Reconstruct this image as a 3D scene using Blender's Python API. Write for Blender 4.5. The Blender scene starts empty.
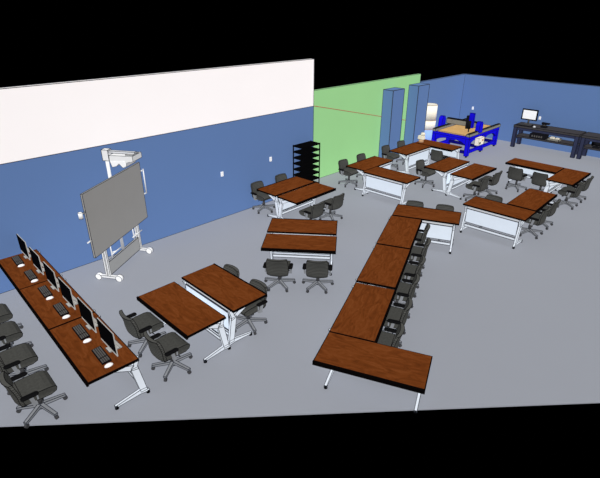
import bpy, bmesh, math, random
from mathutils import Vector, Matrix
random.seed(4)
C = bpy.context.scene.collection
PI = math.pi
R = math.radians

# ------------------------------------------------------------------ materials
def lin(c):
    return tuple((v / 12.92 if v <= .04045 else ((v + .055) / 1.055) ** 2.4) for v in [k / 255 for k in c])

def mat(name, rgb, rough=.85, spec=.0, noise=.04, scale=6., emit=0., metal=0.):
    m = bpy.data.materials.new(name); m.use_nodes = True
    nt = m.node_tree; b = nt.nodes['Principled BSDF']
    b.inputs['Roughness'].default_value = rough
    b.inputs['Specular IOR Level'].default_value = spec
    b.inputs['Metallic'].default_value = metal
    col = lin(rgb)
    tc = nt.nodes.new('ShaderNodeTexCoord')
    n = nt.nodes.new('ShaderNodeTexNoise'); n.inputs['Scale'].default_value = scale; n.inputs['Detail'].default_value = 3
    nt.links.new(tc.outputs['Object'], n.inputs['Vector'])
    r = nt.nodes.new('ShaderNodeValToRGB')
    r.color_ramp.elements[0].position = .3; r.color_ramp.elements[1].position = .7
    r.color_ramp.elements[0].color = (*[max(0, c * (1 - noise)) for c in col], 1)
    r.color_ramp.elements[1].color = (*[min(1, c * (1 + noise)) for c in col], 1)
    nt.links.new(n.outputs['Fac'], r.inputs['Fac'])
    nt.links.new(r.outputs['Color'], b.inputs['Base Color'])
    if emit:
        nt.links.new(r.outputs['Color'], b.inputs['Emission Color'])
        b.inputs['Emission Strength'].default_value = emit
    return m

def wood_mat(name, dark, mid, light):
    m = bpy.data.materials.new(name); m.use_nodes = True
    nt = m.node_tree; b = nt.nodes['Principled BSDF']
    b.inputs['Roughness'].default_value = .8; b.inputs['Specular IOR Level'].default_value = .0
    tc = nt.nodes.new('ShaderNodeTexCoord')
    mp = nt.nodes.new('ShaderNodeMapping'); mp.inputs['Scale'].default_value = (1.6, 5.5, 1)
    nt.links.new(tc.outputs['Object'], mp.inputs['Vector'])
    n = nt.nodes.new('ShaderNodeTexNoise'); n.inputs['Scale'].default_value = 2.2
    n.inputs['Detail'].default_value = 6; n.inputs['Roughness'].default_value = .62
    n.inputs['Distortion'].default_value = 1.1
    nt.links.new(mp.outputs['Vector'], n.inputs['Vector'])
    r = nt.nodes.new('ShaderNodeValToRGB')
    e = r.color_ramp.elements
    e[0].position = .3; e[0].color = (*lin(dark), 1)
    e[1].position = .72; e[1].color = (*lin(light), 1)
    k = e.new(.5); k.color = (*lin(mid), 1)
    nt.links.new(n.outputs['Fac'], r.inputs['Fac'])
    nt.links.new(r.outputs['Color'], b.inputs['Base Color'])
    return m

def rib_mat(name, a, bcol, freq):
    m = bpy.data.materials.new(name); m.use_nodes = True
    nt = m.node_tree; b = nt.nodes['Principled BSDF']
    b.inputs['Roughness'].default_value = .9; b.inputs['Specular IOR Level'].default_value = .0
    tc = nt.nodes.new('ShaderNodeTexCoord')
    w = nt.nodes.new('ShaderNodeTexWave'); w.wave_type = 'BANDS'; w.bands_direction = 'Z'
    w.inputs['Scale'].default_value = freq; w.inputs['Distortion'].default_value = .6
    nt.links.new(tc.outputs['Object'], w.inputs['Vector'])
    r = nt.nodes.new('ShaderNodeValToRGB')
    r.color_ramp.elements[0].position = .1; r.color_ramp.elements[0].color = (*lin(bcol), 1)
    r.color_ramp.elements[1].position = .5; r.color_ramp.elements[1].color = (*lin(a), 1)
    nt.links.new(w.outputs['Fac'], r.inputs['Fac'])
    nt.links.new(r.outputs['Color'], b.inputs['Base Color'])
    return m

M = dict(
    line=mat('edge_black', (14, 14, 16)),
    softline=mat('edge_grey', (52, 56, 64)),
    floor=mat('floor_grey', (146, 149, 157), noise=.004, scale=1.3),
    blue=mat('wall_blue', (92, 119, 165), noise=.005, scale=1.),
    white=mat('wall_white', (254, 248, 247), noise=.005, scale=1.),
    green=mat('wall_green', (150, 203, 139), noise=.012, scale=1.),
    red=mat('red_stripe', (176, 88, 74)),
    wood=wood_mat('cherry_laminate', (84, 42, 17), (103, 53, 22), (116, 64, 31)),
    band=mat('black_banding', (9, 7, 7)),
    leg=mat('leg_white', (214, 220, 228), noise=.02),
    panel=mat('modesty_panel', (212, 221, 232), noise=.02),
    fabric=mat('chair_fabric', (68, 68, 65), noise=.12, scale=30),
    rib=rib_mat('chair_back_ribbed', (76, 76, 73), (50, 50, 48), 9.),
    arm=mat('arm_black', (18, 18, 19)),
    base=mat('chair_base_grey', (128, 130, 134), noise=.05),
    hub=mat('chair_hub_dark', (62, 62, 64)),
    metal=mat('silver', (198, 200, 204), noise=.03),
    silver2=mat('monitor_silver', (168, 167, 163), noise=.03),
    screen=mat('screen_black', (8, 8, 10)),
    key=mat('keyboard_dark', (22, 20, 20), noise=.35, scale=60),
    wht=mat('plastic_white', (240, 240, 240), noise=.01),
    board=mat('board_grey', (153, 151, 148), noise=.015, scale=2),
    lower=mat('board_lower_grey', (163, 163, 162), noise=.02),
    stand=mat('stand_white', (225, 225, 225), noise=.02),
    black=mat('shelf_black', (8, 8, 9)),
    cnc=mat('machine_blue', (22, 16, 205), noise=.06),
    cncd=mat('machine_dark_blue', (14, 12, 104), noise=.06),
    ply=wood_mat('plywood', (188, 148, 92), (200, 160, 103), (212, 174, 118)),
    alu=mat('rail_grey', (126, 124, 116), noise=.08),
    dark=mat('machine_black', (24, 24, 28)),
    cream=mat('cream', (233, 226, 208), noise=.03),
    tankw=mat('tank_cream', (250, 244, 226), noise=.02),
    tankb=mat('tank_blue', (150, 182, 238), noise=.03),
    bench=mat('bench_top_dark', (62, 60, 62), noise=.08),
    benchleg=mat('bench_leg_dark_blue', (48, 52, 74), noise=.08),
    lit=mat('screen_white', (250, 250, 250), noise=.0),
    tan=mat('tan', (188, 150, 116), noise=.05),
    kpad=mat('key_grey', (84, 82, 80), noise=.1, scale=40),
)

# ------------------------------------------------------------------ mesh helpers
def box(bm, x0, x1, y0, y1, z0, z1, mi=0):
    v = [bm.verts.new((x, y, z)) for z in (z0, z1) for y in (y0, y1) for x in (x0, x1)]
    for q in ((0, 2, 3, 1), (4, 5, 7, 6), (0, 1, 5, 4), (2, 6, 7, 3), (0, 4, 6, 2), (1, 3, 7, 5)):
        f = bm.faces.new([v[i] for i in q]); f.material_index = mi
    return v

def prism(bm, pts, axis, a, b, mi=0):
    """polygon extruded along an axis; pts are the two other coordinates in order"""
    def mk(p, t):
        return {'x': (t, p[0], p[1]), 'y': (p[0], t, p[1]), 'z': (p[0], p[1], t)}[axis]
    A = [bm.verts.new(mk(p, a)) for p in pts]; B = [bm.verts.new(mk(p, b)) for p in pts]
    fs = [bm.faces.new(A), bm.faces.new(B[::-1])]
    n = len(pts)
    for i in range(n):
        fs.append(bm.faces.new([A[i], B[i], B[(i + 1) % n], A[(i + 1) % n]]))
    for f in fs: f.material_index = mi
    return A + B

def tube(bm, p, q, r0, r1=None, seg=10, mi=0, caps=True):
    p = Vector(p); q = Vector(q); r1 = r0 if r1 is None else r1
    d = (q - p).normalized(); u = d.orthogonal().normalized(); v = d.cross(u)
    A = [bm.verts.new(p + r0 * (math.cos(t) * u + math.sin(t) * v)) for t in [2 * PI * i / seg for i in range(seg)]]
    B = [bm.verts.new(q + r1 * (math.cos(t) * u + math.sin(t) * v)) for t in [2 * PI * i / seg for i in range(seg)]]
    for i in range(seg):
        f = bm.faces.new([A[i], A[(i + 1) % seg], B[(i + 1) % seg], B[i]]); f.material_index = mi; f.smooth = seg > 6
    if caps:
        bm.faces.new(A[::-1]).material_index = mi; bm.faces.new(B).material_index = mi
    return A + B

def bar(bm, p, q, w, h, w1=None, h1=None, mi=0):
    """rectangular bar from p to q, w wide (horizontal) and h high, may taper"""
    p = Vector(p); q = Vector(q); w1 = w if w1 is None else w1; h1 = h if h1 is None else h1
    d = (q - p).normalized()
    s = d.cross(Vector((0, 0, 1)))
    s = Vector((1, 0, 0)) if s.length < 1e-4 else s.normalized()
    u = s.cross(d)
    def ring(c, w, h):
        return [bm.verts.new(c + s * a * w / 2 + u * b * h / 2) for a, b in ((-1, -1), (1, -1), (1, 1), (-1, 1))]
    A, B = ring(p, w, h), ring(q, w1, h1)
    for f in [A[::-1], B] + [[A[i], A[(i + 1) % 4], B[(i + 1) % 4], B[i]] for i in range(4)]:
        bm.faces.new(f).material_index = mi
    return A + B

def rounded(bm, cx, cy, z0, z1, w, d, r, bev=.0, seg=5, mi=0):
    pts = []
    for sx, sy, a0 in ((1, 1, 0), (-1, 1, 90), (-1, -1, 180), (1, -1, 270)):
        for i in range(seg + 1):
            a = R(a0 + 90 * i / seg)
            pts.append((cx + sx * (w / 2 - r) + r * math.cos(a), cy + sy * (d / 2 - r) + r * math.sin(a)))
    if not bev:
        return prism(bm, pts, 'z', z0, z1, mi)
    levels = [(z0, bev), (z0 + bev, 0), (z1 - bev, 0), (z1, bev)]
    rings = []
    for z, k in levels:
        rings.append([bm.verts.new((cx + (x - cx) * (1 - 2 * k / w), cy + (y - cy) * (1 - 2 * k / d), z)) for x, y in pts])
    n = len(pts)
    fs = [bm.faces.new(rings[0][::-1]), bm.faces.new(rings[-1])]
    for a, b in zip(rings, rings[1:]):
        for i in range(n):
            fs.append(bm.faces.new([a[i], a[(i + 1) % n], b[(i + 1) % n], b[i]]))
    for f in fs: f.material_index = mi; f.smooth = False

def outline(bm, r, mi=1, ang=35):
    """draughtsman's edge: a thin dark bead laid along every sharp edge"""
    bm.normal_update()
    segs = []
    for e in bm.edges:
        if len(e.link_faces) < 2 or e.calc_face_angle(0) > R(ang):
            segs.append((e.verts[0].co.copy(), e.verts[1].co.copy()))
    for p, q in segs:
        if (q - p).length > 1e-4:
            tube(bm, p, q, r, r, 4, mi)

def obj(name, bm, mats, parent=None, line=0., lmat='line'):
    bmesh.ops.recalc_face_normals(bm, faces=bm.faces[:])
    mats = [mats] if isinstance(mats, str) else list(mats)
    if line:
        outline(bm, line, len(mats)); mats = mats + [lmat]
    me = bpy.data.meshes.new(name); bm.to_mesh(me); bm.free()
    for k in mats: me.materials.append(M[k])
    o = bpy.data.objects.new(name, me); C.objects.link(o)
    if parent: o.parent = parent
    return o

def tag(o, label, cat, group=None):
    o['label'] = label; o['category'] = cat
    if group: o['group'] = group
    elif 'group' in o: del o['group']
    return o

def thing(name, label, cat, loc=(0, 0, 0), rz=0., group=None):
    o = bpy.data.objects.new(name, None); C.objects.link(o)
    o.empty_display_size = .1
    o.location = loc; o.rotation_euler = (0, 0, rz)
    return tag(o, label, cat, group)

def dup(root, loc, rz, label, group):
    r = root.copy(); C.objects.link(r); r.location = loc; r.rotation_euler = (0, 0, rz)
    r['label'] = label; r['group'] = group
    for ch in list(root.children):
        c = ch.copy(); C.objects.link(c); c.parent = r
        for g in ch.children:
            d = g.copy(); C.objects.link(d); d.parent = c
    return r

def struct(name, bm, mats, line=0., lmat='softline'):
    o = obj(name, bm, mats, None, line, lmat); o['kind'] = 'structure'; return o

NB = bmesh.new

# ------------------------------------------------------------------ camera
HEAD = R(45.118)
cam = bpy.data.cameras.new('camera'); co = bpy.data.objects.new('camera', cam); C.objects.link(co)
cam.sensor_fit = 'HORIZONTAL'; cam.sensor_width = 36; cam.lens = 36 * 472.6 / 600
cam.clip_end = 200
co.location = (0, 0, 5.135); co.rotation_euler = (R(90 - 25.843), 0, HEAD)
bpy.context.scene.camera = co

# ------------------------------------------------------------------ light: even, shadowless studio wash like a drafting view
def sun(name, frm, strength, shadow, angle=3):
    l = bpy.data.lights.new(name, 'SUN'); l.energy = strength; l.angle = R(angle); l.use_shadow = shadow
    o = bpy.data.objects.new(name, l); C.objects.link(o)
    o.rotation_euler = Vector(frm).to_track_quat('Z', 'Y').to_euler()
    return o
sun('sun_front', (.62, -.52, .58), 2.9, False)
sun('sun_top', (.1, -.15, 1), 0.4, False)
sun('sun_soft', (0, 0, 1), .5, True, 120)
sun('sun_side', (.75, .55, .4), 1.2, False)
sun('sun_low', (-.45, -.75, .25), 1.2, False)
w = bpy.data.worlds.new('world'); bpy.context.scene.world = w; w.use_nodes = True
w.node_tree.nodes['Background'].inputs['Color'].default_value = (0, 0, 0, 1)
w.node_tree.nodes['Background'].inputs['Strength'].default_value = 1
vs = bpy.context.scene.view_settings; vs.view_transform = 'Standard'; vs.look = 'None'

# ------------------------------------------------------------------ setting
def near(x): return NEAR_A + NEAR_B * x        # the modelled floor stops just in front of the nearest furniture
NEAR_A, NEAR_B = 7.37, 1.114
bm = NB()
prism(bm, [(-10.45, near(-10.45)), (2.5, near(2.5)), (2.5, 20.75), (-10.45, 20.75)], 'z', -.02, 0)
struct('floor', bm, 'floor')

STR = 2.55
bm = NB(); ys = near(-10.4)
box(bm, -10.1, -9.97, ys, 10.5, 0, STR, 0)
box(bm, -10.1, -9.97, ys, 10.5, STR, 3.87, 1)
struct('wall_left', bm, ['blue', 'white'], .009)
bm = NB(); box(bm, -10.5, -10.402, 10.3, 17.0, 0, 2.9)
struct('wall_far_left', bm, 'green', .008)
bm = NB(); box(bm, -10.402, -9.97, 14.6, 15.3, 0, 2.56)
struct('wall_pillar', bm, 'blue', .014)
bm = NB(); box(bm, -10.402, -9.97, 16.25, 17.0, 0, 2.56)
struct('wall_pillar', bm, 'blue', .014)
bm = NB(); box(bm, -10.55, -10.45, 17.0, 20.75, 0, 2.58)
struct('wall_left_rear', bm, 'blue', .01)
bm = NB(); box(bm, -10.55, 2.5, 20.75, 20.85, -.02, 2.58)
struct('wall_back', bm, 'blue', .01)
bm = NB()
tube(bm, (-10.402, 10.9, 2.454), (-10.402, 14.6, 1.6), .011, seg=6)
tube(bm, (-10.402, 15.3, 1.44), (-10.402, 16.25, 1.22), .011, seg=6)
struct('trim_1', bm, 'red')

# outlets
def outlet(loc, rz, label):
    t = thing('wall_outlet', label, 'outlet', loc, rz, 'white outlet plates')
    bm = NB(); rounded(bm, 0, 0, 0, .02, .085, .13, .012, .005)
    bmesh.ops.rotate(bm, verts=bm.verts[:], cent=(0, 0, 0), matrix=Matrix.Rotation(R(90), 3, 'X'))
    obj('cover_plate', bm, 'wht', t)
    bm = NB()
    for z in (-.03, .03): box(bm, -.012, .012, -.024, -.019, z - .01, z + .01)
    obj('socket', bm, 'metal', t)
outlet((-9.97, 7.01, 1.23), R(90), 'white outlet plate on the blue wall, nearer the whiteboard')
outlet((-9.97, 8.73, 1.28), R(90), 'white outlet plate on the blue wall, nearer the black shelf')
outlet((-6.93, 20.75, 1.16), 0, 'white outlet plate on the back wall beside the lit white screen')
outlet((-9.85, 20.75, 1.18), 0, 'white outlet plate on the back wall above the blue cutting machine')

# ------------------------------------------------------------------ flip-top tables
TH, TT = .74, .04
HW = .36
def make_table(L, label, group, loc, rz, name='training_table'):
    t = thing(name, label, 'table', loc, rz, group)
    h = L / 2
    bm = NB()
    box(bm, -h, h, -HW, HW, TH - TT, TH - .004, 1)
    box(bm, -h + .014, h - .014, -HW + .014, HW - .014, TH - .02, TH, 0)
    box(bm, -h, h, -HW - .014, -HW + .016, TH - .06, TH + .003, 1)
    obj('tabletop', bm, ['wood', 'band'], t)
    e = h - .10
    for s in (-1, 1):
        x0, x1 = s * e - .02, s * e + .02
        bm = NB()
        # splayed foot, leaning column and Y arms: one casting
        prism(bm, [(-.06, .035), (.33, .055), (.46, .035), (.46, .06), (.42, .12), (.33, .125), (-.06, .06)], 'x', x0, x1)
        prism(bm, [(.33, .08), (.43, .08), (.352, .55), (.245, .55)], 'x', x0 - .001, x1 + .001)
        prism(bm, [(.26, .53), (.354, .51), (.348, .57), (.392, .698), (.325, .698), (.29, .60), (.25, .57)], 'x', x0 - .002, x1 + .002)
        prism(bm, [(.245, .53), (.30, .60), (.05, .698), (-.08, .698)], 'x', x0 - .003, x1 + .003)
        lg = obj('leg', bm, 'leg', t, .005, 'softline')
        for y in (-.04, .44):
            bm = NB(); tube(bm, (s * e, y, 0), (s * e, y, .055), .03, .026, 8)
            obj('glide', bm, 'black', lg)
    bm = NB(); box(bm, -e + .03, e - .03, .352, .368, .29, .645)
    obj('modesty_panel', bm, 'panel', t, .008, 'softline')
    bm = NB(); box(bm, -e + .03, e - .03, .345, .375, .175, .235)
    obj('lower_rail', bm, 'leg', t, .008, 'softline')
    bm = NB(); box(bm, -e + .03, e - .03, .30, .34, .645, .698)
    obj('top_rail', bm, 'metal', t, .006, 'softline')
    return t

TB = {}   # name -> (x, y, rz)
def table(key, x, y, deg, label, group, L=1.54):
    TB[key] = (x, y, R(deg)); make_table(L, label, group, (x, y, 0), R(deg))

g = 'computer desks along the left side'
table('L1', -6.09, 1.76, -2, 'dark cherry computer desk nearest the viewer, at the open end of the computer row', g, 1.555)
table('L2', -7.66, 1.815, -2, 'dark cherry computer desk in the middle of the row of three', g, 1.555)
table('L3', -9.18, 1.87, -2, 'dark cherry computer desk with its end against the blue wall', g, 1.475)
g = 'pair of tables in front of the whiteboard'
table('P1', -6.02, 3.205, 0, 'dark cherry table in front of the whiteboard, on the side nearer the computer desks', g)
table('P2', -6.06, 4.10, 180, 'dark cherry table in front of the whiteboard, on the side away from the computer desks', g)
g = 'pair of tables in the middle of the room'
table('M2', -6.33, 6.30, 39.5, 'dark cherry mid-room table with two ribbed chair backs along its near side', g)
table('M1', -6.865, 6.935, 219.5, 'dark cherry mid-room table behind its twin, with no chair in view', g)
g = 'pair of tables beside the black shelf'
table('UA', -9.13, 8.55, -88.5, 'dark cherry table beside the black shelf, closest to the blue wall', g)
table('UB', -8.34, 8.57, 91.5, 'dark cherry table beside the black shelf, on its room side', g)
g = 'long C-shaped run of tables'
table('Ta', -5.27, 9.55, 204, 'dark cherry cross table at the far end of the long C-shaped run', g)
table('Tb', -5.165, 8.275, 114, 'dark cherry table of the long straight run, farthest of its three', g, 1.59)
table('Tc', -4.495, 6.79, 114, 'dark cherry table of the long straight run, middle of its three', g, 1.59)
table('Td', -3.825, 5.30, 114, 'dark cherry table of the long straight run, nearest of its three', g, 1.545)
table('Te', -2.985, 4.42, 23.5, 'dark cherry cross table at the near end of the long C-shaped run', g)
g = 'L of tables by the green wall'
table('G1a', -8.80, 11.93, -88.5, 'dark cherry table along the green wall with two chairs on its wall side', g)
table('G1b', -7.645, 11.44, 181.5, 'dark cherry table joined to the one along the green wall, white panel facing the viewer', g)
g = 'L of tables by the blue pillars'
table('G2a', -8.88, 14.36, -90, 'dark cherry table in front of the blue pillars', g)
table('G2b', -8.48, 15.52, 0, 'dark cherry table running in front of the blue cutting machine', g)
g = 'pair of tables facing the blue cutting machine'
table('G3a', -7.0, 13.58, -90, 'dark cherry table of the back-to-back pair before the blue machine, left one', g)
table('G3b', -6.08, 13.51, 90, 'dark cherry table of the back-to-back pair before the blue machine, right one', g)
g = 'L of tables at the right'
table('G4a', -4.225, 11.15, 182, 'dark cherry table with a wide white panel facing the viewer, right of the C-shaped run', g)
table('G4b', -3.875, 12.36, 92, 'dark cherry table at the right end of that white-panelled table, chairs on its right', g)
g = 'L of tables before the workbenches'
table('G5a', -3.86, 15.02, 90, 'dark cherry table at the far right, end on to the workbenches', g)
table('G5b', -5.01, 15.44, 0, 'dark cherry table lying closest to the workbenches, two chairs along its near side', g)

# ------------------------------------------------------------------ chairs
def make_chair(label, group):
    t = thing('swivel_chair', label, 'chair', (0, 0, 0), 0, group)
    # base: hub and five legs with casters
    bm = NB(); tube(bm, (0, 0, .07), (0, 0, .15), .05, .04, 12); obj('hub', bm, 'base', t, .005, 'softline')
    for k in range(5):
        a = R(90 + 72 * k); c, s = math.cos(a), math.sin(a)
        bm = NB(); bar(bm, (.03 * c, .03 * s, .115), (.325 * c, .325 * s, .083), .05, .045, .042, .03)
        lg = obj('base_leg', bm, 'base', t, .006, 'softline')
        bm = NB(); px, py = .315 * c, .315 * s
        tube(bm, (px - .018 * s, py + .018 * c, .032), (px + .018 * s, py - .018 * c, .032), .032, .032, 10)
        tube(bm, (px, py, .04), (px, py, .078), .012, .012, 6)
        obj('caster', bm, 'hub', lg)
    bm = NB(); tube(bm, (0, 0, .13), (0, 0, .27), .032, .032, 10); tube(bm, (0, 0, .26), (0, 0, .34), .022, .022, 10)
    obj('gas_column', bm, 'hub', t)
    bm = NB(); box(bm, -.11, .11, -.14, .10, .325, .37)
    tube(bm, (.10, .0, .35), (.23, .02, .345), .008, .008, 6)
    obj('seat_mechanism', bm, 'arm', t)
    # seat: waterfall cushion
    bm = NB(); n = 7
    prof = [(-.235, .37), (-.235, .475), (-.20, .50), (.10, .50), (.165, .49), (.213, .46), (.222, .43), (.205, .385), (.13, .365)]
    hw = [.20, .20, .208, .22, .215, .20, .195, .195, .205]
    A = [bm.verts.new((-h_, y, z)) for (y, z), h_ in zip(prof, hw)]
    A2 = [bm.verts.new((-h_ * .93, y, z + (.008 if z > .47 else 0))) for (y, z), h_ in zip(prof, hw)]
    B2 = [bm.verts.new((h_ * .93, y, z + (.008 if z > .47 else 0))) for (y, z), h_ in zip(prof, hw)]
    B = [bm.verts.new((h_, y, z)) for (y, z), h_ in zip(prof, hw)]
    m_ = len(prof)
    for P, Q in ((A, A2), (A2, B2), (B2, B)):
        for i in range(m_):
            bm.faces.new([P[i], Q[i], Q[(i + 1) % m_], P[(i + 1) % m_]])
    bm.faces.new(A); bm.faces.new(B[::-1])
    obj('seat', bm, 'fabric', t, .005)
    # backrest: bowed, ribbed shell
    bm = NB()
    rows = [(.36, -.235, .195), (.40, -.262, .213), (.47, -.272, .217), (.54, -.276, .218), (.63, -.292, .218), (.71, -.315, .212), (.755, -.328, .188)]
    F, K = [], []
    cols = [-1, -.72, -.36, 0, .36, .72, 1]
    for z, y, h_ in rows:
        F.append([bm.verts.new((c_ * h_, y + .035 * c_ * c_ + .028, z)) for c_ in cols])
        K.append([bm.verts.new((c_ * h_, y + .035 * c_ * c_ - .030 * (1 - .5 * c_ ** 4), z)) for c_ in cols])
    nr, nc = len(rows), len(cols)
    for i in range(nr - 1):
        for j in range(nc - 1):
            bm.faces.new([F[i][j], F[i][j + 1], F[i + 1][j + 1], F[i + 1][j]])
            bm.faces.new([K[i][j + 1], K[i][j], K[i + 1][j], K[i + 1][j + 1]])
        for j in (0, nc - 1):
            bm.faces.new([F[i][j], F[i + 1][j], K[i + 1][j], K[i][j]])
    for i in (0, nr - 1):
        for j in range(nc - 1):
            bm.faces.new([F[i][j], K[i][j], K[i][j + 1], F[i][j + 1]])
    obj('backrest', bm, 'rib', t, .005)
    for s in (-1, 1):
        bm = NB()
        bar(bm, (s * .12, -.08, .355), (s * .262, -.08, .365), .05, .022)
        bar(bm, (s * .26, -.09, .36), (s * .262, -.12, .52), .022, .05)
        bar(bm, (s * .258, -.04, .43), (s * .258, -.04, .52), .018, .02)
        ar = obj('armrest', bm, 'base', t)
        bm = NB(); rounded(bm, s * .257, -.125, .51, .55, .08, .22, .03, .012, 3)
        obj('arm_pad', bm, 'arm', ar)
    return t

first = [None]
def chair(key, u, d, label, group, turn=0., front=None):
    """a chair drawn up to table `key`, u along its edge, hub d from the table's long axis"""
    x, y, rz = TB[key]
    px = x + u * math.cos(rz) + d * math.sin(rz)
    py = y + u * math.sin(rz) - d * math.cos(rz)
    if first[0] is None:
        first[0] = make_chair(label, group); r = first[0]
        r.location = (px, py, 0); r.rotation_euler = (0, 0, rz + R(turn))
    else:
        dup(first[0], (px, py, 0), rz + R(turn), label, group)

g = 'chairs at the computer desks'
W3 = ['nearest the viewer', 'second from the viewer', 'third from the viewer', 'fourth from the viewer, nearest the wall']
for i, (x, y) in enumerate([(-6.13, .93), (-6.97, .96), (-7.76, .99), (-8.44, 1.04)]):
    X, Y, rz = TB['L2']
    dx, dy = x - X, y - Y
    chair('L2', dx * math.cos(rz) + dy * math.sin(rz), dx * math.sin(rz) - dy * math.cos(rz),
          'dark grey swivel chair at the computer desks, ' + W3[i], g)
g = 'chairs at the tables before the whiteboard'
chair('P1', .42, .47, 'grey swivel chair on the left side of the whiteboard tables, nearer the viewer', g)
chair('P1', -.37, .47, 'grey swivel chair on the left side of the whiteboard tables, nearer the board', g)
chair('P2', .37, .20, 'grey swivel chair tucked under the right side of the whiteboard tables, nearer the board', g)
chair('P2', -.42, .20, 'grey swivel chair tucked under the right side of the whiteboard tables, nearer the viewer', g)
g = 'chairs at the mid-room tables'
chair('M2', -.37, .56, 'grey swivel chair seen from behind at the mid-room tables, left of two', g)
chair('M2', .42, .54, 'grey swivel chair seen from behind at the mid-room tables, right of two', g)
g = 'chairs at the tables beside the black shelf'
chair('UA', .44, .46, 'grey swivel chair against the blue wall, farther from the black shelf', g)
chair('UA', -.5, .46, 'grey swivel chair against the blue wall, nearer the black shelf', g)
chair('UB', -.40, .50, 'grey swivel chair on the room side of the shelf tables, left of two', g)
chair('UB', .40, .50, 'grey swivel chair on the room side of the shelf tables, right of two', g)
g = 'chairs at the far cross table'
chair('Ta', .38, .36, 'grey swivel chair peeking over the far cross table, left of two', g)
chair('Ta', -.36, .36, 'grey swivel chair peeking over the far cross table, right of two', g)
g = 'chairs along the inside of the long run'
o6 = ['sixth and nearest the viewer', 'fifth from the far end', 'fourth from the far end', 'third from the far end', 'second from the far end', 'first, at the far end']
i = 0
for k in ('Td', 'Tc', 'Tb'):
    for u in (-.38, .38):
        chair(k, u, .24 if i == 5 else .35, 'dark grey swivel chair under the long straight run of tables, ' + o6[i], g); i += 1
g = 'chairs at the green wall tables'
chair('G1a', .42, .50, 'grey swivel chair between table and green wall, at the table corner nearer the viewer', g)
chair('G1a', -.54, .50, 'grey swivel chair between table and green wall, only its back showing above the table', g)
g = 'chairs at the tables by the pillars'
chair('G2a', .42, .50, 'grey swivel chair in front of the first blue pillar', g)
chair('G2a', -.54, .50, 'grey swivel chair in front of the green gap between the pillars', g)
chair('G2b', .42, .50, 'grey swivel chair with its back to the viewer at the table before the blue machine', g)
g = 'chairs at the back-to-back pair before the machine'
chair('G3a', .36, .50, 'grey swivel chair on the left of the back-to-back tables', g)
chair('G3b', -.40, .32, 'grey swivel chair on the right of the back-to-back tables, nearer the viewer', g)
chair('G3b', .36, .34, 'grey swivel chair on the right of the back-to-back tables, farther from the viewer', g)
g = 'chairs at the right hand L of tables'
chair('G4a', .38, .37, 'grey swivel chair whose back peeks over the white-panelled table', g)
chair('G4b', -.55, .24, 'grey swivel chair at the right edge of the white-panelled tables, nearer the viewer', g)
chair('G4b', .22, .24, 'grey swivel chair at the right edge of the white-panelled tables, farther from the viewer', g)
g = 'chairs at the tables before the workbenches'
chair('G5b', -.26, .50, 'grey swivel chair with its back turned, before the workbenches, left of two', g)
chair('G5b', .48, .50, 'grey swivel chair with its back turned, before the workbenches, right of two', g)
chair('G5a', -.5, .22, 'grey swivel chair at the far right table end, nearer the viewer', g)
chair('G5a', .25, .22, 'grey swivel chair at the far right table end, nearer the workbenches', g)

# ------------------------------------------------------------------ computers
def make_monitor(label, group):
    t = thing('computer_monitor', label, 'monitor', (0, 0, TH), 0, group)
    bm = NB(); box(bm, -.265, .265, 0, .016, .035, .42)
    obj('case', bm, 'silver2', t)
    bm = NB(); box(bm, -.264, .264, -.006, .001, .085, .424)
    obj('screen', bm, 'screen', t)
    bm = NB()
    prism(bm, [(.028, .25), (.028, .17), (.13, .012), (-.03, .012), (-.03, 0), (.16, 0), (.16, .012), (.045, .25)], 'x', -.07, .07)
    obj('stand', bm, 'silver2', t, .003, 'softline')
    return t

def make_keyboard(label, group):
    t = thing('keyboard', label, 'keyboard', (0, 0, TH), 0, group)
    bm = NB(); prism(bm, [(-.062, 0), (.066, 0), (.066, .022), (-.062, .012)], 'x', -.20, .20)
    obj('case', bm, 'key', t, .004)
    for x0, x1 in ((-.185, .06), (.085, .185)):
        bm = NB()
        n = 10 if x1 < .1 else 4
        for r_ in range(4):
            y = -.05 + r_ * .028
            for c_ in range(n):
                wdt = (x1 - x0) / n
                box(bm, x0 + c_ * wdt, x0 + c_ * wdt + wdt * .7, y, y + .018, .013 + .0022 * r_, .024 + .0022 * r_)
        o = obj('key_block', bm, 'kpad', t); o['kind'] = 'stuff'
    return t

def make_mouse(label, group):
    t = thing('computer_mouse', label, 'mouse', (0, 0, TH), 0, group)
    bm = NB(); bmesh.ops.create_uvsphere(bm, u_segments=14, v_segments=8, radius=1)
    bmesh.ops.scale(bm, vec=(.038, .062, .035), verts=bm.verts[:])
    for v in bm.verts:
        v.co.z = max(0, v.co.z)
    for f in bm.faces: f.smooth = True
    obj('body', bm, 'wht', t)
    bm = NB(); tube(bm, (-.004, .03, .03), (.004, .03, .03), .008, .008, 8)
    obj('scroll_wheel', bm, 'metal', t)
    return t

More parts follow.
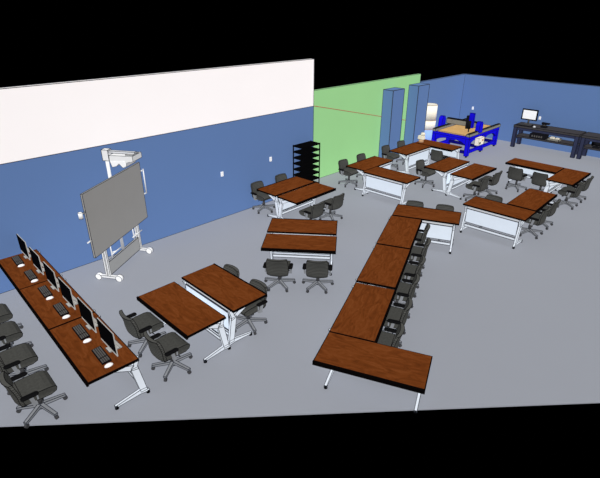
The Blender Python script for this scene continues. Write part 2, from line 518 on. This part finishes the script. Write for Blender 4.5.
mon = kb = ms = None
ordn = ['first from the near end of the row', 'second from the near end of the row', 'third from the near end of the row',
        'fourth from the near end of the row', 'fifth from the near end of the row', 'last in the row, next to the blue wall']
mx = [-5.46, -6.2, -7.035, -7.785, -8.57, -9.35]
for i in range(6):
    x = mx[i]; yb = -.035 * (x + 6.09) * .9
    loc_m = (x - .31, 1.90 + yb * .8, TH); loc_k = (x - .265, 1.765 + yb * .6 - .01, TH); loc_s = (x + .005, 1.74 + yb * .6, TH)
    lm = 'black computer screen with silver edge, ' + ordn[i]
    lk = 'dark keyboard at the computer desks, ' + ordn[i]
    ls = 'white mouse at the computer desks, ' + ordn[i]
    if i == 0:
        mon = make_monitor(lm, 'computer screens'); mon.location = loc_m; mon.rotation_euler.z = R(-1)
        kb = make_keyboard(lk, 'keyboards'); kb.location = loc_k; kb.rotation_euler.z = R(-3)
        ms = make_mouse(ls, 'mice'); ms.location = loc_s
    else:
        dup(mon, loc_m, R(-1), lm, 'computer screens'); dup(kb, loc_k, R(-3), lk, 'keyboards'); dup(ms, loc_s, R(-4), ls, 'mice')

# ------------------------------------------------------------------ whiteboard on its wheeled stand
# local frame: x along the board (toward the far end), -y toward the room
brz = math.atan2(.835, -.55)
wb = thing('interactive_whiteboard', 'grey interactive whiteboard on a white wheeled stand by the blue wall', 'whiteboard', (-9.27, 3.80, 0), brz + PI)
# local +x points to (.55,-.835): near end of the board; local +y points to (.835,.55): the room side
def wbo(name, bm, mt, line=.005, lm='softline', parent=None): return obj(name, bm, mt, parent or wb, line, lm)
bm = NB(); box(bm, -1.05, 1.05, 0, .035, .74, 2.07); wbo('board', bm, 'board', .006)
bm = NB(); box(bm, -.62, .62, -.06, -.02, .10, .40); wbo('lower_panel', bm, 'lower', .008)
for s in (-1, 1):
    bm = NB()
    for y in (-.075, -.015):
        box(bm, s * .65 - .022, s * .65 + .022, y - .018, y + .018, .09, 1.3)
    wbo('upright', bm, 'stand')
    bm = NB(); bar(bm, (s * .65, -.30, .085), (s * .65, .22, .085), .07, .05); ft = wbo('foot', bm, 'stand')
    for y in (-.27, .2):
        bm = NB(); tube(bm, (s * .65 - .04, y, .07), (s * .65 + .04, y, .07), .07, .07, 14); wbo('caster', bm, 'wht', .005, parent=ft)
    bm = NB(); tube(bm, (s * .45, .0, .56), (s * .45, .10, .60), .012, seg=8); tube(bm, (s * .22, .10, .60), (s * .62, .10, .60), .012, seg=8)
    tube(bm, (s * .45, -.02, .42), (s * .45, -.02, .76), .012, seg=8)
    wbo('tray_bracket', bm, 'stand', 0)
bm = NB(); tube(bm, (0, -.04, .40), (0, -.04, 2.5), .034, seg=12); wbo('mast', bm, 'stand', .005)
bm = NB(); box(bm, -.06, .06, -.09, .05, 2.42, 2.64); hd = wbo('mast_head', bm, 'stand', .007)
bm = NB(); bar(bm, (0, .05, 2.60), (0, .62, 2.60), .07, .04); wbo('boom', bm, 'metal', .006)
bm = NB()
prism(bm, [(.14, 2.57), (.64, 2.575), (.64, 2.47), (.50, 2.44), (.48, 2.36), (.40, 2.33), (.33, 2.41), (.27, 2.36), (.17, 2.33), (.13, 2.46)], 'x', -.17, .17)
pr = wbo('projector', bm, 'stand', .005)
bm = NB(); prism(bm, [(.15, 2.45), (.46, 2.47), (.46, 2.37), (.40, 2.345), (.33, 2.425), (.27, 2.375), (.18, 2.345)], 'x', .171, .178)
wbo('side_cover', bm, 'wht', 0, parent=pr)
bm = NB(); box(bm, -.12, .12, .46, .62, 2.576, 2.588); wbo('top_cover', bm, 'lower', .004, parent=pr)
# pen holder and cable hook on the near edge, grab rail on the far edge
bm = NB(); tube(bm, (1.05, .02, 1.72), (1.20, .02, 1.70), .013, seg=8); tube(bm, (1.19, .02, 1.64), (1.19, .02, 1.76), .038, seg=12)
wbo('pen_holder', bm, 'wht', .004)
bm = NB(); tube(bm, (1.05, .02, 1.12), (1.16, .02, 1.12), .014, seg=8); wbo('cable_hook', bm, 'stand', 0)
bm = NB()
for z in (1.30, 1.85): tube(bm, (-1.05, .02, z), (-1.19, .02, z), .014, seg=8)
tube(bm, (-1.19, .02, 1.28), (-1.19, .02, 1.87), .014, seg=8); wbo('grab_rail', bm, 'stand', 0)

# ------------------------------------------------------------------ black shelf
sh = thing('open_shelf', 'black open metal shelf with many close levels in the corner by the green wall', 'shelf', (-9.74, 9.98, 0))
for k in range(9):
    bm = NB(); z = .06 + k * .1785
    box(bm, -.19, .19, -.38, .38, z, z + .045); obj('shelf_board', bm, 'black', sh)
for sx in (-1, 1):
    for sy in (-1, 1):
        bm = NB(); box(bm, sx * .185 - .013, sx * .185 + .013, sy * .375 - .013, sy * .375 + .013, 0, 1.54); obj('post', bm, 'black', sh)

# ------------------------------------------------------------------ tank
tk = thing('dust_collector_drum', 'tall cream and light blue cylinder standing left of the blue cutting machine', 'cylinder', (-10.13, 17.50, 0))
bm = NB(); tube(bm, (0, 0, 0), (0, 0, .74), .29, seg=32); obj('lower_drum', bm, 'tankb', tk, .006, 'softline')
bm = NB(); tube(bm, (0, 0, .74), (0, 0, 1.10), .30, seg=32); tube(bm, (0, 0, 1.10), (0, 0  , 1.70), .30, seg=32); obj('filter_canister', bm, 'tankw', tk, .006, 'tan')
bm = NB(); tube(bm, (0, 0, 1.70), (0, 0, 1.72), .295, .28, seg=32); obj('lid', bm, 'cream', tk, .006, 'softline')

# ------------------------------------------------------------------ cutting machine
cn = thing('router_table', 'bright blue cutting machine with a plywood bed and a gantry', 'machine', (0, 0, 0))
X0, X1, Y0, Y1 = -9.56, -8.12, 17.14, 19.55
def cno(name, bm, mt, line=.008, lm='line', parent=None): return obj(name, bm, mt, parent or cn, line, lm)
ysl = (Y0, (Y0 + Y1) / 2 - .03, Y1)
for y in ysl:
    for x in (X0, X1):
        bm = NB(); box(bm, x - .07, x + .07, y - .07, y + .07, .06, .72); lg = cno('leg', bm, 'cnc')
        bm = NB(); tube(bm, (x, y, 0), (x, y, .065), .045, .035, 10); cno('levelling_foot', bm, 'dark', 0, parent=lg)
    # arched end frame between the two legs
    bm = NB()
    pts = [(X0 + .07, .46), (X0 + .07, .72), (X1 - .07, .72), (X1 - .07, .46)]
    n = 12
    for i in range(n + 1):
        a = i / n; xx = (X1 - .07) + (X0 + .07 - X1 + .07) * a
        k = abs(2 * a - 1) ** 3
        pts.append((xx, .62 - .16 * k))
    prism(bm, pts[:4] + pts[5:-1], 'y', y - .03, y + .03)
    cno('arched_brace', bm, 'cnc')
    bm = NB(); box(bm, X0 + .07, X1 - .07, y - .035, y + .035, .14, .24); cno('cross_rail', bm, 'cncd')
for x in (X0, X1):
    for a, b in ((ysl[0], ysl[1]), (ysl[1], ysl[2])):
        bm = NB()
        pts = [(a + .07, .44), (a + .07, .72), (b - .07, .72), (b - .07, .44)]
        for i in range(1, 12):
            q = i / 12; yy = (b - .07) + (a - b + .14) * q
            pts.append((yy, .62 - .18 * abs(2 * q - 1) ** 3))
        prism(bm, pts, 'x', x - .03, x + .03); cno('side_brace', bm, 'cnc')
        bm = NB(); box(bm, x - .035, x + .035, a + .07, b - .07, .14, .25); cno('lower_rail', bm, 'cnc')
bm = NB(); box(bm, X0 - .07, X1 + .07, Y0 - .07, Y1 + .07, .72, .80); cno('bed_frame', bm, 'cnc')
bm = NB(); box(bm, X0 + .12, X1 - .14, Y0 + .0, Y1 - .1, .80, .835); cno('plywood_bed', bm, 'ply', .006)
for x in (X0 + .0, X1 + .0):
    bm = NB(); box(bm, x - .06, x + .06, Y0 - .09, Y1 + .16, .80, .90); rl = cno('guide_rail', bm, 'alu')
    bm = NB(); box(bm, x - .035, x + .035, Y0 - .09, Y1 + .16, .902, .93); cno('rail_cap', bm, 'dark', 0, parent=rl)
GY = 17.9
for x in (X0 - .165, X1 + .0):
    bm = NB(); prism(bm, [(GY - .15, .84), (GY + .15, .84), (GY + .13, 1.15), (GY + .06, 1.26), (GY - .06, 1.26), (GY - .13, 1.15)], 'x', x - .08, x + .08)
    cno('gantry_upright', bm, 'cnc')
bm = NB(); box(bm, X0 + .07, X1 - .11, GY - .07, GY + .07, 1.02, 1.2); gb = cno('gantry_beam', bm, 'alu')
bm = NB(); box(bm, X0 + .07, X1 - .11, GY - .05, GY + .05, 1.2, 1.24); cno('beam_cover', bm, 'dark', 0, parent=gb)
bm = NB(); box(bm, -8.50, -8.32, GY - .17, GY - .08, 1.0, 1.56); ca = cno('spindle_carriage', bm, 'cnc')
bm = NB(); box(bm, -8.60, -8.50, GY - .2, GY - .08, .95, 1.45); cno('cable_carrier', bm, 'dark', 0)
bm = NB(); tube(bm, (-8.42, GY - .25, .98), (-8.42, GY - .25, 1.28), .065, seg=12); tube(bm, (-8.42, GY - .25, .86), (-8.42, GY - .25, .98), .025, seg=8)
cno('spindle', bm, 'dark', 0, parent=ca)
bm = NB(); box(bm, X1 + .075, X1 + .23, 17.55, 18.0, .42, .70); cb = cno('control_box', bm, 'cream', .006)
bm = NB(); box(bm, X1 + .231, X1 + .24, 17.62, 17.72, .46, .54); cno('switch', bm, 'dark', 0, parent=cb)
bm = NB(); box(bm, X1 + .231, X1 + .238, 17.8, 17.94, .55, .64); cno('keypad', bm, 'tan', 0, parent=cb)

# small white desk device on the corner of the pillar table
dv = thing('desk_speaker', 'small white rounded device on a tan foot on the table by the blue pillar', 'device', (-9.10, 15.38, TH))
bm = NB(); tube(bm, (0, 0, 0), (0, 0, .10), .10, .075, 14); obj('foot', bm, 'tan', dv)
bm = NB(); rounded(bm, 0, 0, .10, .24, .26, .18, .06, .02, 4); rounded(bm, .05, 0, .24, .36, .16, .14, .06, .03, 4); obj('body', bm, 'cream', dv, .003, 'softline')

# ------------------------------------------------------------------ workbenches
def bench(x0, x1, label):
    t = thing('workbench', label, 'workbench', ((x0 + x1) / 2, 20.36, 0), 0, 'dark workbenches')
    h = (x1 - x0) / 2
    bm = NB(); box(bm, -h, h, -.37, .37, .82, .90); obj('worktop', bm, 'bench', t, .01)
    bm = NB(); box(bm, -h + .1, h - .1, -.22, .34, .40, .46); obj('lower_shelf', bm, 'bench', t, .01)
    bm = NB(); box(bm, -h + .14, h - .14, -.33, -.28, .72, .82); obj('apron', bm, 'benchleg', t, .006)
    for sx in (-1, 1):
        for y in (-.31, .31):
            bm = NB(); box(bm, sx * (h - .08) - .065, sx * (h - .08) + .065, y - .06, y + .06, 0, .82); obj('leg', bm, 'benchleg', t, .01)
        bm = NB(); box(bm, sx * (h - .08) - .04, sx * (h - .08) + .04, -.25, .25, .32, .40); obj('side_rail', bm, 'benchleg', t, .006)
bench(-7.62, -5.12, 'dark grey workbench against the back wall with the white screen on it')
bench(-5.06, -2.56, 'dark grey workbench running off the right edge of the picture')

sc = thing('desktop_monitor', 'black framed monitor with a lit white screen on the workbench', 'monitor', (-7.26, 20.47, .90))
bm = NB(); box(bm, -.31, .31, 0, .04, .17, .60); obj('bezel', bm, 'black', sc, .005)
bm = NB(); box(bm, -.265, .265, -.006, .002, .215, .555); obj('screen', bm, 'lit', sc)
bm = NB(); tube(bm, (0, .03, .02), (0, .03, .2), .035, seg=10); box(bm, -.13, .13, -.08, .12, 0, .025); obj('stand', bm, 'kpad', sc, .004, 'softline')
k2 = thing('keyboard', 'black keyboard lying below the lit white screen on the workbench', 'keyboard', (-7.22, 20.16, .90))
bm = NB(); prism(bm, [(-.1, 0), (.1, 0), (.1, .045), (-.1, .02)], 'x', -.34, .26); obj('case', bm, 'dark', k2, .005)
bm = NB()
for r_ in range(4):
    for c_ in range(12): box(bm, -.31 + c_ * .045, -.277 + c_ * .045, -.08 + r_ * .043, -.05 + r_ * .043, .02 + r_ * .008, .036 + r_ * .008)
o = obj('key_block', bm, 'hub', k2); o['kind'] = 'stuff'
m2 = thing('computer_mouse', 'pale mouse beside the keyboard on the workbench', 'mouse', (-6.86, 20.12, .90))
bm = NB(); bmesh.ops.create_uvsphere(bm, u_segments=12, v_segments=8, radius=1); bmesh.ops.scale(bm, vec=(.05, .07, .05), verts=bm.verts[:])
for v in bm.verts: v.co.z = max(0, v.co.z)
obj('body', bm, 'metal', m2)
bm = NB(); tube(bm, (-.006, .035, .042), (.006, .035, .042), .01, seg=8); obj('scroll_wheel', bm, 'hub', m2)
vs_ = thing('bench_vise', 'small dark clamp standing on the workbench right of the lit white screen', 'vise', (-6.55, 20.3, .90))
bm = NB(); rounded(bm, 0, 0, 0, .06, .24, .18, .03, .01, 3); obj('base', bm, 'dark', vs_)
bm = NB(); box(bm, -.08, .06, -.05, .05, .06, .15); prism(bm, [(-.1, .14), (.17, .14), (.19, .19), (-.1, .2)], 'y', -.06, .06); obj('jaw', bm, 'dark', vs_, .004)
bm = NB(); tube(bm, (.02, -.12, .11), (.02, -.05, .11), .014, seg=8); tube(bm, (-.07, -.12, .11), (.11, -.12, .11), .009, seg=8); obj('handle', bm, 'kpad', vs_)
bx = thing('computer_tower', 'black equipment box lying on the lower shelf of the workbench', 'box', (-6.68, 20.35, .46))
bm = NB(); box(bm, -.30, .30, -.20, .2, .0, .17); obj('case', bm, 'dark', bx, .006)
bm = NB()
for i in range(5): box(bm, -.22 + .09 * i, -.17 + .09 * i, -.212, -.20, .05, .12)
obj('vent_slots', bm, 'kpad', bx)
b3 = thing('parts_tray', 'grey tray of parts beside the black box on the lower shelf', 'tray', (-6.08, 20.35, .46))
bm = NB(); box(bm, -.22, .22, -.16, .16, 0, .012)
for a in ((-.22, .22, -.16, -.148), (-.22, .22, .148, .16), (-.22, -.208, -.16, .16), (.208, .22, -.16, .16)): box(bm, *a, .012, .08)
obj('tray', bm, 'alu', b3, .005)
bm = NB(); box(bm, -.15, -.02, -.1, .08, .012, .12); box(bm, .04, .16, -.08, .1, .012, .10); obj('parts', bm, 'cream', b3, .004)
gr = thing('bench_grinder', 'black grinder on the lower shelf of the workbench at the right edge', 'grinder', (-4.55, 20.3, .46))
bm = NB(); rounded(bm, 0, 0, 0, .04, .26, .2, .03, .008, 3); box(bm, -.04, .04, -.04, .04, .04, .1); tube(bm, (-.1, 0, .15), (.1, 0, .15), .075, seg=14); obj('motor', bm, 'dark', gr)
for s in (-1, 1):
    bm = NB(); tube(bm, (s * .12, 0, .15), (s * .17, 0, .15), .10, seg=16); obj('wheel', bm, 'black', gr)
